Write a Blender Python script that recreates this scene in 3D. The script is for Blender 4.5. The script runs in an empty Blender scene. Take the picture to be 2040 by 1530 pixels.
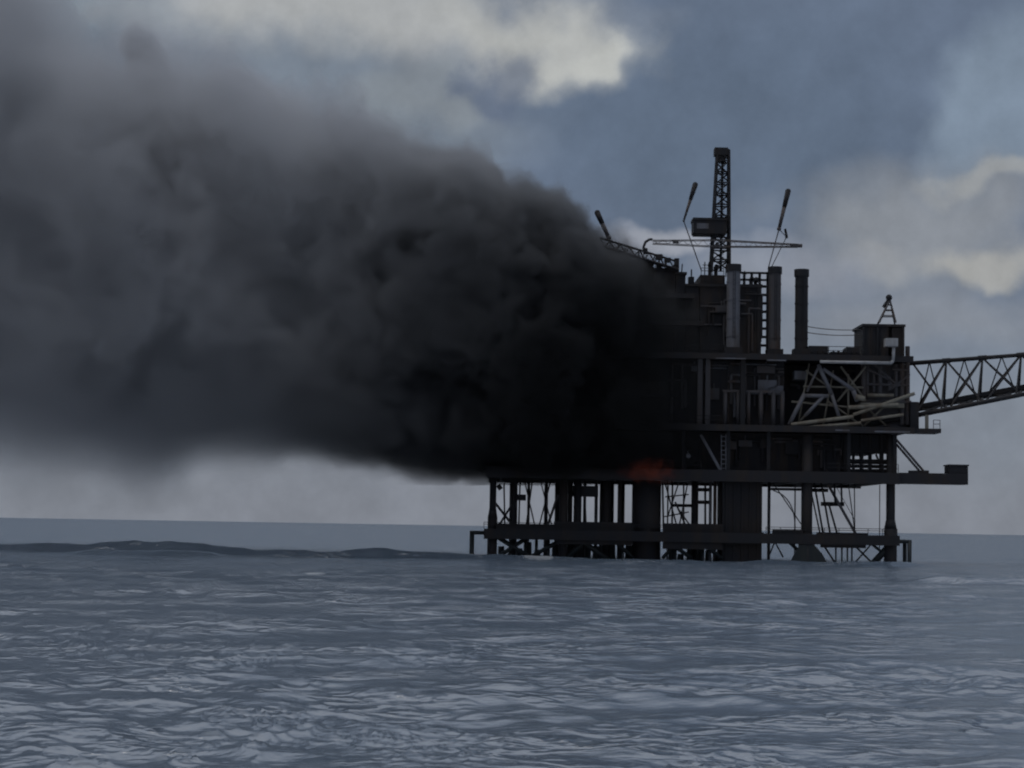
import bpy, math, random
import numpy as np
from mathutils import Vector, Matrix

random.seed(7)
rng = np.random.default_rng(11)
S = bpy.context.scene
COL = S.collection
PI = math.pi

# ------------------------------------------------------------------ camera
FPX = 4000.0
CAMZ = 3.9
PITCH = math.atan(283.0 / FPX)
ROLL = math.radians(0.98)
fwd = Vector((0, math.cos(PITCH), math.sin(PITCH)))
up0 = Vector((0, -math.sin(PITCH), math.cos(PITCH)))
ri0 = Vector((1, 0, 0))
rgt = ri0 * math.cos(ROLL) + up0 * math.sin(ROLL)
upv = up0 * math.cos(ROLL) - ri0 * math.sin(ROLL)
cam_d = bpy.data.cameras.new('camera')
cam = bpy.data.objects.new('camera', cam_d)
COL.objects.link(cam)
cam.matrix_world = Matrix((
    (rgt.x, upv.x, -fwd.x, 0), (rgt.y, upv.y, -fwd.y, 0),
    (rgt.z, upv.z, -fwd.z, CAMZ), (0, 0, 0, 1)))
cam_d.sensor_width = 36
cam_d.lens = 36 * FPX / 2040
cam_d.clip_start = 0.1
cam_d.clip_end = 60000
S.camera = cam


def at(px, py, Y):
    """point of the place at depth Y metres that the photograph shows at (px, py)"""
    d = fwd + rgt * ((px - 1020) / FPX) + upv * ((765 - py) / FPX)
    t = Y / d.y
    return Vector((0, 0, CAMZ)) + d * t


def lin(r, g, b):
    f = lambda c: c / 12.92 if c <= 0.04045 else ((c + 0.055) / 1.055) ** 2.4
    return (f(r / 255), f(g / 255), f(b / 255), 1)


# ------------------------------------------------------------------ mesh builder
class MB:
    def __init__(self):
        self.v = []
        self.f = []

    def add(self, vs, fs):
        o = len(self.v)
        self.v += [tuple(p) for p in vs]
        self.f += [tuple(o + i for i in q) for q in fs]
        return self

    def box(self, x0, x1, y0, y1, z0, z1):
        if x0 > x1: x0, x1 = x1, x0
        if y0 > y1: y0, y1 = y1, y0
        if z0 > z1: z0, z1 = z1, z0
        vs = [(x, y, z) for z in (z0, z1) for y in (y0, y1) for x in (x0, x1)]
        return self.add(vs, [(0, 2, 3, 1), (4, 5, 7, 6), (0, 1, 5, 4), (2, 6, 7, 3), (0, 4, 6, 2), (1, 3, 7, 5)])

    def beam(self, p, q, w, h=None):
        h = h or w
        p, q = Vector(p), Vector(q)
        d = (q - p).normalized()
        a = d.cross(Vector((0, 0, 1)))
        if a.length < 1e-3: a = Vector((1, 0, 0))
        a.normalize()
        b = a.cross(d).normalized()
        vs = []
        for c in (p, q):
            for s, t in ((-1, -1), (1, -1), (1, 1), (-1, 1)):
                vs.append(c + a * (s * w / 2) + b * (t * h / 2))
        return self.add(vs, [(3, 2, 1, 0), (4, 5, 6, 7), (0, 1, 5, 4), (1, 2, 6, 5), (2, 3, 7, 6), (3, 0, 4, 7)])

    def tube(self, p, q, r, r2=None, n=10):
        r2 = r if r2 is None else r2
        p, q = Vector(p), Vector(q)
        d = (q - p).normalized()
        a = d.orthogonal().normalized()
        b = d.cross(a)
        vs = []
        for c, rr in ((p, r), (q, r2)):
            for k in range(n):
                t = 2 * PI * k / n
                vs.append(c + a * (rr * math.cos(t)) + b * (rr * math.sin(t)))
        fs = [(k, (k + 1) % n, n + (k + 1) % n, n + k) for k in range(n)]
        fs += [tuple(range(n - 1, -1, -1)), tuple(range(n, 2 * n))]
        return self.add(vs, fs)

    def path(self, pts, r, n=8):
        for a, b in zip(pts[:-1], pts[1:]):
            self.tube(a, b, r, n=n)
        return self

    def ball(self, c, r, n=10, m=6, sx=1, sz=1):
        vs = []
        for i in range(m + 1):
            ph = PI * i / m
            for k in range(n):
                t = 2 * PI * k / n
                vs.append((c[0] + sx * r * math.sin(ph) * math.cos(t), c[1] + r * math.sin(ph) * math.sin(t), c[2] + sz * r * math.cos(ph)))
        fs = []
        for i in range(m):
            for k in range(n):
                fs.append((i * n + k, (i + 1) * n + k, (i + 1) * n + (k + 1) % n, i * n + (k + 1) % n))
        return self.add(vs, fs)

    def build(self, name, mat, parent=None, smooth=False):
        org = Vector((0, 0, 0))
        p = parent
        while p is not None:
            org = org + p.location
            p = p.parent
        me = bpy.data.meshes.new(name)
        me.from_pydata([tuple(Vector(c) - org) for c in self.v], [], self.f)
        me.update()
        if smooth:
            me.polygons.foreach_set('use_smooth', [True] * len(me.polygons))
        me.materials.append(mat)
        o = bpy.data.objects.new(name, me)
        COL.objects.link(o)
        o.parent = parent
        return o


def tag(o, label=None, cat=None, group=None, kind=None):
    if label: o['label'] = label
    if cat: o['category'] = cat
    if group: o['group'] = group
    if kind: o['kind'] = kind
    return o


def thing(name, loc, label, cat, group=None):
    o = bpy.data.objects.new(name, None)
    COL.objects.link(o)
    o.location = loc
    o.empty_display_size = 0.5
    return tag(o, label, cat, group)


# ------------------------------------------------------------------ materials
class NT:
    def __init__(self, tree):
        self.t = tree

    def n(self, typ, **kw):
        o = self.t.nodes.new(typ)
        for k, v in kw.items():
            setattr(o, k, v)
        return o

    def link(self, a, b):
        self.t.links.new(a, b)

    def put(self, sock, v):
        if isinstance(v, bpy.types.NodeSocket):
            self.t.links.new(v, sock)
        else:
            sock.default_value = v

    def math(self, op, a, b=None, c=None, clamp=False):
        m = self.n('ShaderNodeMath', operation=op)
        m.use_clamp = clamp
        self.put(m.inputs[0], a)
        if b is not None: self.put(m.inputs[1], b)
        if c is not None: self.put(m.inputs[2], c)
        return m.outputs[0]

    def ramp(self, v, a, b, c=0.0, d=1.0, smooth=True):
        m = self.n('ShaderNodeMapRange')
        m.interpolation_type = 'SMOOTHSTEP' if smooth else 'LINEAR'
        m.clamp = True
        self.put(m.inputs[0], v)
        for i, x in zip((1, 2, 3, 4), (a, b, c, d)):
            self.put(m.inputs[i], x)
        return m.outputs[0]

    def mix(self, f, a, b):
        m = self.n('ShaderNodeMix', data_type='RGBA')
        self.put(m.inputs[0], f)
        self.put(m.inputs[6], a)
        self.put(m.inputs[7], b)
        return m.outputs[2]

    def noise(self, vec, scale, detail=3, rough=0.55, dim='3D'):
        m = self.n('ShaderNodeTexNoise', noise_dimensions=dim)
        if vec is not None: self.link(vec, m.inputs['Vector'])
        m.inputs['Scale'].default_value = scale
        m.inputs['Detail'].default_value = detail
        m.inputs['Roughness'].default_value = rough
        return m

    def curve(self, v, pts):
        m = self.n('ShaderNodeFloatCurve')
        c = m.mapping.curves[0]
        pts = sorted(pts)
        c.points[0].location = pts[0]
        c.points[1].location = pts[-1]
        for p in pts[1:-1]:
            c.points.new(*p)
        m.mapping.update()
        self.put(m.inputs['Value'], v)
        return m.outputs[0]


def steel(name, col, col2, rough=0.6, metal=0.0, scale=0.5, streak=True):
    m = bpy.data.materials.new(name)
    m.use_nodes = True
    nt = NT(m.node_tree)
    b = m.node_tree.nodes['Principled BSDF']
    tc = nt.n('ShaderNodeTexCoord')
    mp = nt.n('ShaderNodeMapping')
    nt.link(tc.outputs['Object'], mp.inputs[0])
    mp.inputs['Scale'].default_value = (1, 1, 0.25 if streak else 1)
    a = nt.noise(mp.outputs[0], scale, 5, 0.65)
    f = nt.ramp(a.outputs[0], 0.42, 0.68)
    c = nt.mix(f, col, col2)
    nt.link(c, b.inputs['Base Color'])
    b.inputs['Roughness'].default_value = rough
    b.inputs['Metallic'].default_value = metal
    return m


M_DARK = steel('dark_painted_steel', (0.021, 0.021, 0.024, 1), (0.036, 0.027, 0.022, 1), 0.75)
M_DECK = steel('deck_steel', (0.026, 0.025, 0.028, 1), (0.04, 0.03, 0.024, 1), 0.75)
M_WALL = steel('module_cladding', (0.026, 0.025, 0.028, 1), (0.055, 0.04, 0.03, 1), 0.8)
M_GREY = steel('grey_steel', (0.18, 0.182, 0.2, 1), (0.13, 0.115, 0.105, 1), 0.7)
M_MID = steel('weathered_steel', (0.09, 0.085, 0.088, 1), (0.1, 0.066, 0.046, 1), 0.7)
M_PALE = steel('pale_pipe_paint', (0.5, 0.5, 0.5, 1), (0.3, 0.28, 0.26, 1), 0.55)
M_OLIVE = steel('olive_steel', (0.27, 0.25, 0.2, 1), (0.17, 0.135, 0.095, 1), 0.7)
M_WET = steel('wet_marine_growth', (0.018, 0.024, 0.026, 1), (0.03, 0.034, 0.028, 1), 0.5)

# ------------------------------------------------------------------ sky (world)
SUN_EL, SUN_AZ = 68.0, -110.0      # high, veiled by cloud, off to the left
w = bpy.data.worlds.new('World')
S.world = w
w.use_nodes = True
nt = NT(w.node_tree)
for nd in list(w.node_tree.nodes):
    w.node_tree.nodes.remove(nd)
tc = nt.n('ShaderNodeTexCoord')
GEN = tc.outputs['Generated']
sx = nt.n('ShaderNodeSeparateXYZ')
nt.link(GEN, sx.inputs[0])
az = nt.math('MULTIPLY', nt.math('ARCTAN2', sx.outputs[0], sx.outputs[1]), 57.2958)
el = nt.math('MULTIPLY', nt.math('ARCSINE', sx.outputs[2]), 57.2958)
# turbulent displacement of the cloud outlines
n1 = nt.noise(GEN, 16, 2, 0.5)
n2 = nt.noise(GEN, 50, 4, 0.5)
s1 = nt.n('ShaderNodeSeparateColor'); nt.link(n1.outputs['Color'], s1.inputs[0])
s2 = nt.n('ShaderNodeSeparateColor'); nt.link(n2.outputs['Color'], s2.inputs[0])
def wob(base, c1, c2, a1, a2):
    t = nt.math('MULTIPLY_ADD', nt.math('SUBTRACT', c1, 0.5), a1, base)
    return nt.math('MULTIPLY_ADD', nt.math('SUBTRACT', c2, 0.5), a2, t)
azw = wob(az, s1.outputs[0], s2.outputs[0], 5.0, 1.7)
elw = wob(el, s1.outputs[1], s2.outputs[1], 3.0, 1.0)


def pxae(px, py):
    d = (at(px, py, 1000) - Vector((0, 0, CAMZ))).normalized()
    return math.degrees(math.atan2(d.x, d.y)), math.degrees(math.asin(d.z))


# base gradient with elevation, broken by broad cloud noise
g = nt.ramp(elw, 0.0, 4.2, smooth=True)
skyc = nt.mix(g, lin(129, 134, 144), lin(124, 132, 144))
g = nt.ramp(elw, 4.0, 8.5)
skyc = nt.mix(g, skyc, lin(101, 114, 134))
g = nt.ramp(elw, 15.5, 28)
skyc = nt.mix(g, skyc, lin(172, 181, 196))
n3 = nt.noise(GEN, 6, 5, 0.6)
hi = nt.math('MULTIPLY', nt.ramp(n3.outputs[0], 0.42, 0.8), nt.ramp(el, 20, 34))
skyc = nt.mix(hi, skyc, lin(200, 203, 208))


def blob(col, px, py, rx, ry, amt=1.0, soft=0.9, rot=0.0):
    """one cloud mass: centre and radii given in photograph pixels, kept as a direction in the sky"""
    global skyc
    a0, e0 = pxae(px, py)
    k = 0.01432
    da = nt.math('SUBTRACT', azw, a0)
    de = nt.math('SUBTRACT', elw, e0)
    if rot:
        c, s = math.cos(math.radians(rot)), math.sin(math.radians(rot))
        da, de = (nt.math('ADD', nt.math('MULTIPLY', da, c), nt.math('MULTIPLY', de, s)),
                  nt.math('SUBTRACT', nt.math('MULTIPLY', de, c), nt.math('MULTIPLY', da, s)))
    u = nt.math('DIVIDE', da, rx * k)
    v = nt.math('DIVIDE', de, ry * k)
    r = nt.math('SQRT', nt.math('MULTIPLY_ADD', u, u, nt.math('MULTIPLY', v, v)))
    m = nt.ramp(r, 1 + soft * 0.5, 1 - soft * 0.5, 0, amt)
    skyc = nt.mix(m, skyc, col)


blob(lin(92, 106, 125), 1450, 250, 420, 200, 0.75, 1.2)          # slate-blue bank
blob(lin(122, 132, 144), 620, 230, 420, 160, 0.9, 0.9)           # grey behind the smoke top
blob(lin(146, 152, 156), 900, 170, 200, 60, 0.5, 1.2, 20)
blob(lin(176, 178, 178), 680, 22, 460, 80, 0.9, 1.2)            # cream streak
blob(lin(180, 182, 180), 1080, 70, 190, 66, 0.95, 1.0, -12)
blob(lin(184, 186, 183), 1190, 105, 75, 34, 0.9, 0.9)
blob(lin(90, 103, 126), 1010, 130, 75, 75, 0.7, 0.8, 35)
blob(lin(128, 143, 160), 2010, 210, 130, 140, 0.85, 0.9)         # right corner
blob(lin(146, 149, 153), 1840, 440, 230, 120, 0.7, 1.2)          # cumulus at right
blob(lin(163, 165, 165), 1995, 340, 95, 24, 0.7, 1.2)
blob(lin(168, 168, 165), 2000, 520, 100, 36, 0.85, 1.2)
blob(lin(150, 152, 155), 1760, 520, 90, 40, 0.5, 1.0)
blob(lin(134, 139, 148), 1850, 640, 260, 60, 0.7, 1.2)
blob(lin(118, 128, 143), 1900, 740, 260, 60, 0.6, 1.2)
blob(lin(158, 162, 172), 1330, 480, 150, 34, 0.85, 0.9)          # pale gap above the platform
blob(lin(150, 154, 164), 1560, 540, 130, 50, 0.6, 1.1)
blob(lin(112, 126, 138), 60, 60, 200, 120, 0.8, 1.2)
# unseen sky behind the viewer, dimmed by an added bank to darken front faces
back = nt.math('MULTIPLY', nt.ramp(nt.math('ABSOLUTE', az), 60, 120), nt.ramp(el, 75, 40))
skyc = nt.mix(back, skyc, lin(112, 120, 136))
n4 = nt.noise(GEN, 26, 7, 0.62)
fine = nt.ramp(n4.outputs[0], 0.3, 0.7, 0.86, 1.14, smooth=False)
vmul = nt.n('ShaderNodeVectorMath', operation='SCALE')
nt.link(skyc, vmul.inputs[0]); nt.link(fine, vmul.inputs['Scale'])
skyc = vmul.outputs[0]
sky = nt.n('ShaderNodeTexSky')
sky.sky_type = 'NISHITA'
sky.sun_disc = False
sky.sun_elevation = math.radians(SUN_EL)
sky.sun_rotation = math.radians(SUN_AZ)
bg1 = nt.n('ShaderNodeBackground')
nt.link(sky.outputs[0], bg1.inputs[0])
bg1.inputs[1].default_value = 0.05
bg2 = nt.n('ShaderNodeBackground')
nt.link(skyc, bg2.inputs[0])
bg2.inputs[1].default_value = 1.0
ms = nt.n('ShaderNodeMixShader')
ms.inputs[0].default_value = 0.96                                 # cloud cover
nt.link(bg1.outputs[0], ms.inputs[1])
nt.link(bg2.outputs[0], ms.inputs[2])
wo = nt.n('ShaderNodeOutputWorld')
nt.link(ms.outputs[0], wo.inputs[0])

sd = bpy.data.lights.new('sun', 'SUN')
sd.energy = 0.5
sd.angle = math.radians(40)
sd.color = (1.0, 0.95, 0.88)
so = bpy.data.objects.new('sun', sd)
COL.objects.link(so)
e, a = math.radians(SUN_EL), math.radians(SUN_AZ)
to_sun = Vector((math.sin(a) * math.cos(e), math.cos(a) * math.cos(e), math.sin(e)))
so.rotation_euler = to_sun.to_track_quat('Z', 'Y').to_euler()
so.location = to_sun * 400

# ------------------------------------------------------------------ sea
th = np.concatenate([np.arange(-180, -60, 4.0), np.arange(-60, -18, 0.5), np.arange(-18, 18, 0.045), np.arange(18, 60, 0.5), np.arange(60, 180.01, 4.0)])
th = np.radians(th)
rs = [1.5]
while rs[-1] < 24000:
    r = rs[-1]
    k = 1.025 if r < 24 else (1.0034 if r < 115 else 1.0052 if r < 330 else (1.012 if r < 1500 else 1.05))
    rs.append(r * k)
rs = np.array(rs)
dr = np.gradient(rs)
R, T = np.meshgrid(rs, th, indexing='ij')
DR = np.repeat(dr[:, None], len(th), 1)
X = R * np.sin(T)
Y = R * np.cos(T)
Z = np.zeros_like(X)
DX = np.zeros_like(X)
DY = np.zeros_like(X)
act = np.abs(T) < 1.2
# patchiness of the chop
pat = np.zeros_like(X)
for i in range(9):
    lam = 9 * 1.5 ** i * 0.6
    ph = rng.uniform(0, 6.28)
    an = rng.uniform(-0.9, 0.9) + PI / 2
    pat += np.sin((X * math.cos(an) + Y * math.sin(an) * 0.8) * 2 * PI / lam + ph) / 3
pat = np.clip(0.75 + 0.5 * pat, 0.15, 1.7)
NW = 84
for i in range(NW):
    lam = 0.45 * (14 / 0.45) ** ((i + rng.uniform(0, 1)) / NW)
    an = PI / 2 + rng.normal(0.12, 0.85)
    slope = 0.021 * (1.0 if lam < 6 else 0.55)
    amp = slope * lam / (2 * PI)
    kk = 2 * PI / lam
    ph = rng.uniform(0, 2 * PI)
    att = np.clip((lam / (DR * 2.0) - 1.2) / 2.0, 0, 1)
    arg = kk * (X * math.cos(an) + Y * math.sin(an)) + ph
    A = amp * att * (pat if lam < 8 else 1.0)
    Z += A * np.cos(arg)
    q = 0.9
    DX -= q * A * math.cos(an) * np.sin(arg)
    DY -= q * A * math.sin(an) * np.sin(arg)


def perlin(x, y, seed):
    r_ = np.random.default_rng(seed)
    N = 256
    gx, gy = np.cos(g_ := r_.uniform(0, 2 * PI, (N, N))), np.sin(g_)
    xi, yi = np.floor(x).astype(int), np.floor(y).astype(int)
    fx, fy = x - xi, y - yi
    u, v = fx * fx * fx * (fx * (fx * 6 - 15) + 10), fy * fy * fy * (fy * (fy * 6 - 15) + 10)
    def d(i, j):
        a_, b_ = (xi + i) % N, (yi + j) % N
        return gx[a_, b_] * (fx - i) + gy[a_, b_] * (fy - j)
    return (d(0, 0) * (1 - u) + d(1, 0) * u) * (1 - v) + (d(0, 1) * (1 - u) + d(1, 1) * u) * v


def ridge(pts, wf, wb):
    """a long swell crest: pts = (photo x, depth Y, height)"""
    global Z
    xs, ys, hs = [], [], []
    for px, yy, h in pts:
        xs.append((px - 1020) / FPX * yy); ys.append(yy); hs.append(h)
    xs, ys, hs = map(np.array, (xs, ys, hs))
    sub = (Y > ys.min() - 25) & (Y < ys.max() + 25) & (X > xs.min() - 15) & (X < xs.max() + 15)
    x, y = X[sub], Y[sub]
    y0 = np.interp(x, xs, ys) + 2.2 * perlin(x * 0.12, y * 0.0 + 3, 33) + 0.8 * perlin(x * 0.4, y * 0.0 + 5, 34)
    h = 1.8 * (0.95 + 0.12 * perlin(x * 0.16 + 7, x * 0.05, 31) + 0.12 * perlin(x * 0.5, y * 0.1, 32)) * np.interp(x, xs, hs, left=0, right=0) * (1 + 0.12 * np.sin(x * 0.31) + 0.05 * np.sin(x * 0.83 + 2))
    d = y - y0
    Z[sub] += h * np.where(d < 0, np.exp(-(d / wf) ** 2), np.exp(-(d / wb) ** 2))


ridge([(-500, 236, 0.5), (-100, 236, 0.6), (60, 234, 0.5), (170, 232, 0.62), (270, 230, 0.95), (360, 230, 0.75), (450, 229, 0.6),
       (560, 229, 0.45), (640, 228, 0.35), (700, 228, 0.5), (770, 228, 0.65), (860, 228, 0.5), (960, 229, 0.4), (1050, 229, 0.42), (1150, 230, 0.22), (1250, 230, 0.0)], 1.7, 6.0)
ridge([(130, 222, 0.0), (200, 221, 0.3), (300, 219, 0.35), (420, 219, 0.3), (480, 220, 0.0)], 3.0, 6.0)
ridge([(1120, 222, 0.0), (1180, 221, 0.28), (1270, 220, 0.3), (1380, 221, 0.26), (1450, 222, 0.0)], 2.2, 6.0)
ridge([(1440, 232, 0.0), (1530, 231, 0.3), (1700, 230, 0.32), (1820, 231, 0.3), (1900, 231, 0.0)], 2.0, 5.0)
ridge([(1790, 162, 0.0), (1850, 161, 0.3), (1900, 160, 0.4), (1960, 159, 0.3), (2080, 158, 0.3), (2300, 158, 0.1)], 0.9, 3.0)
# short steep crests of the chop, in patches
sub = act & (R > 20) & (R < 150)
xs_, ys_ = X[sub], Y[sub]
wxp = xs_ + 0.5 * perlin(xs_ * 0.5, ys_ * 0.5, 3)
wyp = ys_ + 0.7 * perlin(xs_ * 0.45 + 9, ys_ * 0.3, 4)
fade = np.clip((125 - R[sub]) / 80, 0, 1)
tot = 0
for sc_, hh_, sd_, pw in ((0.7, 0.10, 5, 6), (1.3, 0.06, 6, 5)):
    n_ = perlin(wxp * sc_, wyp * sc_ * 1.15, sd_)
    rid = np.clip(1 - np.abs(n_) * 2.2, 0, 1) ** pw
    msk = np.clip((perlin(xs_ * 0.09 * sc_ + sd_, ys_ * 0.055 * sc_, sd_ + 10) + perlin(xs_ * 0.3 + sd_, ys_ * 0.2, sd_ + 20) * 0.7 - 0.12) * 2.6, 0.03, 1)
    tot = tot + hh_ * rid * msk
Z[sub] += tot * fade
foam = np.zeros_like(X)
for k in range(26):
    px = random.choice((985, 1060, 1075, 1122, 1288, 1300, 1270, 1480, 1500, 1607, 1774, 1810, 1130, 1210))
    px += random.gauss(0, 12)
    yy = 249.0 - random.uniform(-0.5, 2.5)
    foam += random.uniform(.8, 1.15) * np.exp(-((X - (px - 1020) / FPX * yy) / random.uniform(.3, .9)) ** 2 - ((Y - yy) / random.uniform(.7, 1.6)) ** 2)
for px, py, sx_, sy_ in ((635, 1143, 1.1, 3.0), (1066, 1106, 1.6, 2.0), (1090, 1109, 1.2, 1.5)):
    hz = 1048 + (px - 1020) * 0.0172
    yy = CAMZ * FPX / (py - hz) if py > 1120 else 229.0
    xx = (px - 1020) / FPX * yy
    foam += np.exp(-((X - xx) / sx_) ** 2 - ((Y - yy) / sy_) ** 2)
X2, Y2 = X + DX, Y + DY
nr, nc = X.shape
co = np.stack([X2, Y2, Z], -1).reshape(-1, 3).astype(np.float32)
idx = np.arange(nr * nc).reshape(nr, nc)
quads = np.stack([idx[:-1, :-1], idx[:-1, 1:], idx[1:, 1:], idx[1:, :-1]], -1).reshape(-1, 4)
quads = quads[:, ::-1]
me = bpy.data.meshes.new('sea')
me.vertices.add(len(co))
me.vertices.foreach_set('co', co.ravel())
me.loops.add(quads.size)
me.loops.foreach_set('vertex_index', quads.ravel().astype(np.int32))
me.polygons.add(len(quads))
me.polygons.foreach_set('loop_start', np.arange(0, quads.size, 4, dtype=np.int32))
me.polygons.foreach_set('use_smooth', np.ones(len(quads), dtype=bool))
me.update(calc_edges=True)
at_ = me.attributes.new('foam', 'FLOAT', 'POINT')
at_.data.foreach_set('value', np.clip(foam, 0, 1).ravel().astype(np.float32))
sea = bpy.data.objects.new('sea', me)
COL.objects.link(sea)
tag(sea, 'grey blue choppy sea reaching to the horizon', 'sea', kind='structure')
m = bpy.data.materials.new('sea_water')
m.use_nodes = True
nt = NT(m.node_tree)
b = m.node_tree.nodes['Principled BSDF']
b.inputs['Roughness'].default_value = 0.9
b.inputs['Specular IOR Level'].default_value = 0.0
tc = nt.n('ShaderNodeTexCoord')
fa = nt.n('ShaderNodeAttribute', attribute_name='foam')
fn = nt.noise(tc.outputs['Object'], 1.6, 4, 0.7)
ff = nt.ramp(nt.math('MULTIPLY_ADD', nt.math('SUBTRACT', fn.outputs[0], 0.5), 1.2, fa.outputs['Fac']), 0.45, 0.9)
nt.link(nt.mix(ff, (0.112, 0.152, 0.202, 1), (0.5, 0.53, 0.56, 1)), b.inputs['Base Color'])
mp = nt.n('ShaderNodeMapping')
nt.link(tc.outputs['Object'], mp.inputs[0])
mp.inputs['Scale'].default_value = (0.95, 1.1, 1)
mp.inputs['Rotation'].default_value = (0, 0, 0.12)
w1 = nt.noise(mp.outputs[0], 1.5, 4, 0.55)
w2 = nt.noise(mp.outputs[0], 4.5, 3, 0.5)
w3 = nt.noise(mp.outputs[0], 0.17, 4, 0.65)
w4 = nt.noise(mp.outputs[0], 0.62, 3, 0.5)
crest = nt.math('SUBTRACT', 1.0, nt.math('ABSOLUTE', nt.math('MULTIPLY_ADD', w4.outputs[0], 2.0, -1.0)))
crest = nt.math('POWER', crest, 5.0)
where = nt.ramp(w3.outputs[0], 0.46, 0.66, 0.04, 1.0)
pt_ = nt.ramp(w3.outputs[0], 0.35, 0.7, 0.4, 1.2)
hh = nt.math('MULTIPLY', nt.math('MULTIPLY_ADD', w1.outputs[0], 0.08, nt.math('MULTIPLY', w2.outputs[0], 0.03)), pt_)
hh = nt.math('ADD', hh, nt.math('MULTIPLY', nt.math('MULTIPLY', crest, where), 0.21))
bp = nt.n('ShaderNodeBump')
bp.inputs['Strength'].default_value = 1.0
bp.inputs['Distance'].default_value = 1.0
nt.link(hh, bp.inputs['Height'])
nt.link(bp.outputs[0], b.inputs['Normal'])
gl = nt.n('ShaderNodeBsdfGlossy')
gl.inputs['Roughness'].default_value = 0.19
nt.link(bp.outputs[0], gl.inputs['Normal'])
fr = nt.n('ShaderNodeFresnel')
fr.inputs['IOR'].default_value = 1.333
nt.link(bp.outputs[0], fr.inputs['Normal'])
# wavelets too small to model shade each other: the mean mirror strength levels off towards the horizon
fm_ = nt.math('MINIMUM', nt.math('MULTIPLY', fr.outputs[0], 1.0), 0.44)
mx = nt.n('ShaderNodeMixShader')
nt.link(fm_, mx.inputs[0]); nt.link(b.outputs[0], mx.inputs[1]); nt.link(gl.outputs[0], mx.inputs[2])
nt.link(mx.outputs[0], m.node_tree.nodes['Material Output'].inputs['Surface'])
me.materials.append(m)

# ------------------------------------------------------------------ the platform
YF, YB = 250.0, 276.0


def zl(py, px=1600, Y=YF):
    return at(px, py, Y).z


def xx(px, Y=YF, py=950):
    return at(px, py, Y).x


Z_CEL0, Z_CEL1 = zl(962), zl(941)       # cellar deck
Z_MAIN0, Z_MAIN1 = zl(862), zl(850)
Z_UP0, Z_UP1 = zl(719), zl(708)
Z_WALK0, Z_WALK1 = zl(1083), zl(1064)
ZW = -3.0

plat = thing('oil_platform', (xx(1400), 263, 0), 'dark steel oil platform standing on legs in the sea, half hidden by black smoke', 'oil platform')


def part(mb, name, mat, smooth=False, parent=None, label=None):
    o = mb.build(name, mat, parent or plat, smooth)
    if label: o['label'] = label
    return o


def rail(mb, p, q, h=1.05, n=None, r=0.035):
    p, q = Vector(p), Vector(q)
    L = (q - p).length
    n = n or max(2, int(L / 1.8))
    for i in range(n + 1):
        c = p.lerp(q, i / n)
        mb.beam(c, c + Vector((0, 0, h)), r * 2)
    for hh in (0.55, h):
        mb.beam(p + Vector((0, 0, hh)), q + Vector((0, 0, hh)), r * 2)


# --- cellar deck
mb = MB()
xl, xr = xx(968), xx(1790)
mb.box(xl, xr, YF - 1, YB + 1, Z_CEL0 + 0.45, Z_CEL1)
mb.box(xl, xr, YF - 1.15, YF - 0.75, Z_CEL0, Z_CEL1 + 0.1)
mb.box(xl, xr, YB + 0.75, YB + 1.15, Z_CEL0, Z_CEL1 + 0.1)
for k in range(14):
    x = xl + (xr - xl) * (k + 0.5) / 14
    mb.box(x - 0.15, x + 0.15, YF - 0.7, YB + 0.7, Z_CEL0 + 0.05, Z_CEL0 + 0.45)
cel = part(mb, 'cellar_deck', M_DECK)
for xa, xb_ in ((xl + 0.2, xx(1395)), (xx(1640), xr - 0.2)):
    r_ = MB()
    rail(r_, (xa, YF - 0.9, Z_CEL1 + 0.1), (xb_, YF - 0.9, Z_CEL1 + 0.1))
    r_.build('railing', M_DARK, cel)
# cantilevered walkway to the right with a box at its end
mb = MB()
x2 = xx(1926)
mb.box(xr, x2, YF - 0.6, YF + 2.6, Z_CEL0 + 0.12, Z_CEL1 + 0.05)
mb.box(xr, x2, YF - 0.75, YF - 0.6, Z_CEL0 + 0.1, Z_CEL1 + 0.15)
mb.beam((xx(1810), YF, Z_CEL1 + .2), (xx(1850), YF, Z_CEL1 + .25), 0.5, 0.5)
wk = part(mb, 'walkway', M_DECK)
mb = MB()
mb.box(xx(1890), x2 + 0.05, YF - 0.5, YF + 2.5, Z_CEL1 + 0.06, zl(928, 1900))
mb.box(xx(1888), x2 + 0.15, YF - 0.6, YF + 2.6, zl(928, 1900), zl(925.5, 1900))
mb.build('equipment_box', M_DARK, wk)
for dy in (0, 2.2):
    mb = MB()
    mb.tube(at(1786, 876, YF) + Vector((0, dy, 0)), at(1842, 941, YF) + Vector((0, dy, 0)), 0.15)
    mb.build('brace', M_MID, wk)

# --- main deck
mb = MB()
xm0, xm1 = xx(1010), xx(1818)
mb.box(xm0, xm1, YF - 1.2, YB + 1, Z_MAIN0 + 0.3, Z_MAIN1)
mb.box(xm0, xm1, YF - 1.4, YF - 1.05, Z_MAIN0, Z_MAIN1 + 0.06)
mb.box(xm1, xx(1871), YF - 1.1, YF + 3, Z_MAIN0 + 0.2, Z_MAIN1 - 0.02)
for k in range(10):
    x = xm0 + (xm1 - xm0) * (k + 0.5) / 10
    mb.box(x - 0.14, x + 0.14, YF - 1.0, YB + 0.9, Z_MAIN0, Z_MAIN0 + 0.3)
md = part(mb, 'main_deck', M_DECK)
r_ = MB()
rail(r_, (xm0, YF - 1.3, Z_MAIN1 + .06), (xx(1440), YF - 1.3, Z_MAIN1 + .06))
r_.build('railing', M_DARK, md)
r_ = MB()
rail(r_, (xx(1856), YF - 1.0, Z_MAIN1), (xx(1869), YF - 1.0, Z_MAIN1), n=1)
r_.build('railing', M_DARK, md)
mb = MB()
mb.box(xx(1845), xx(1851), YF + 0.4, YF + 0.8, Z_MAIN1, zl(826, 1848))
mb.build('mooring_post', M_OLIVE, md)
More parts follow.
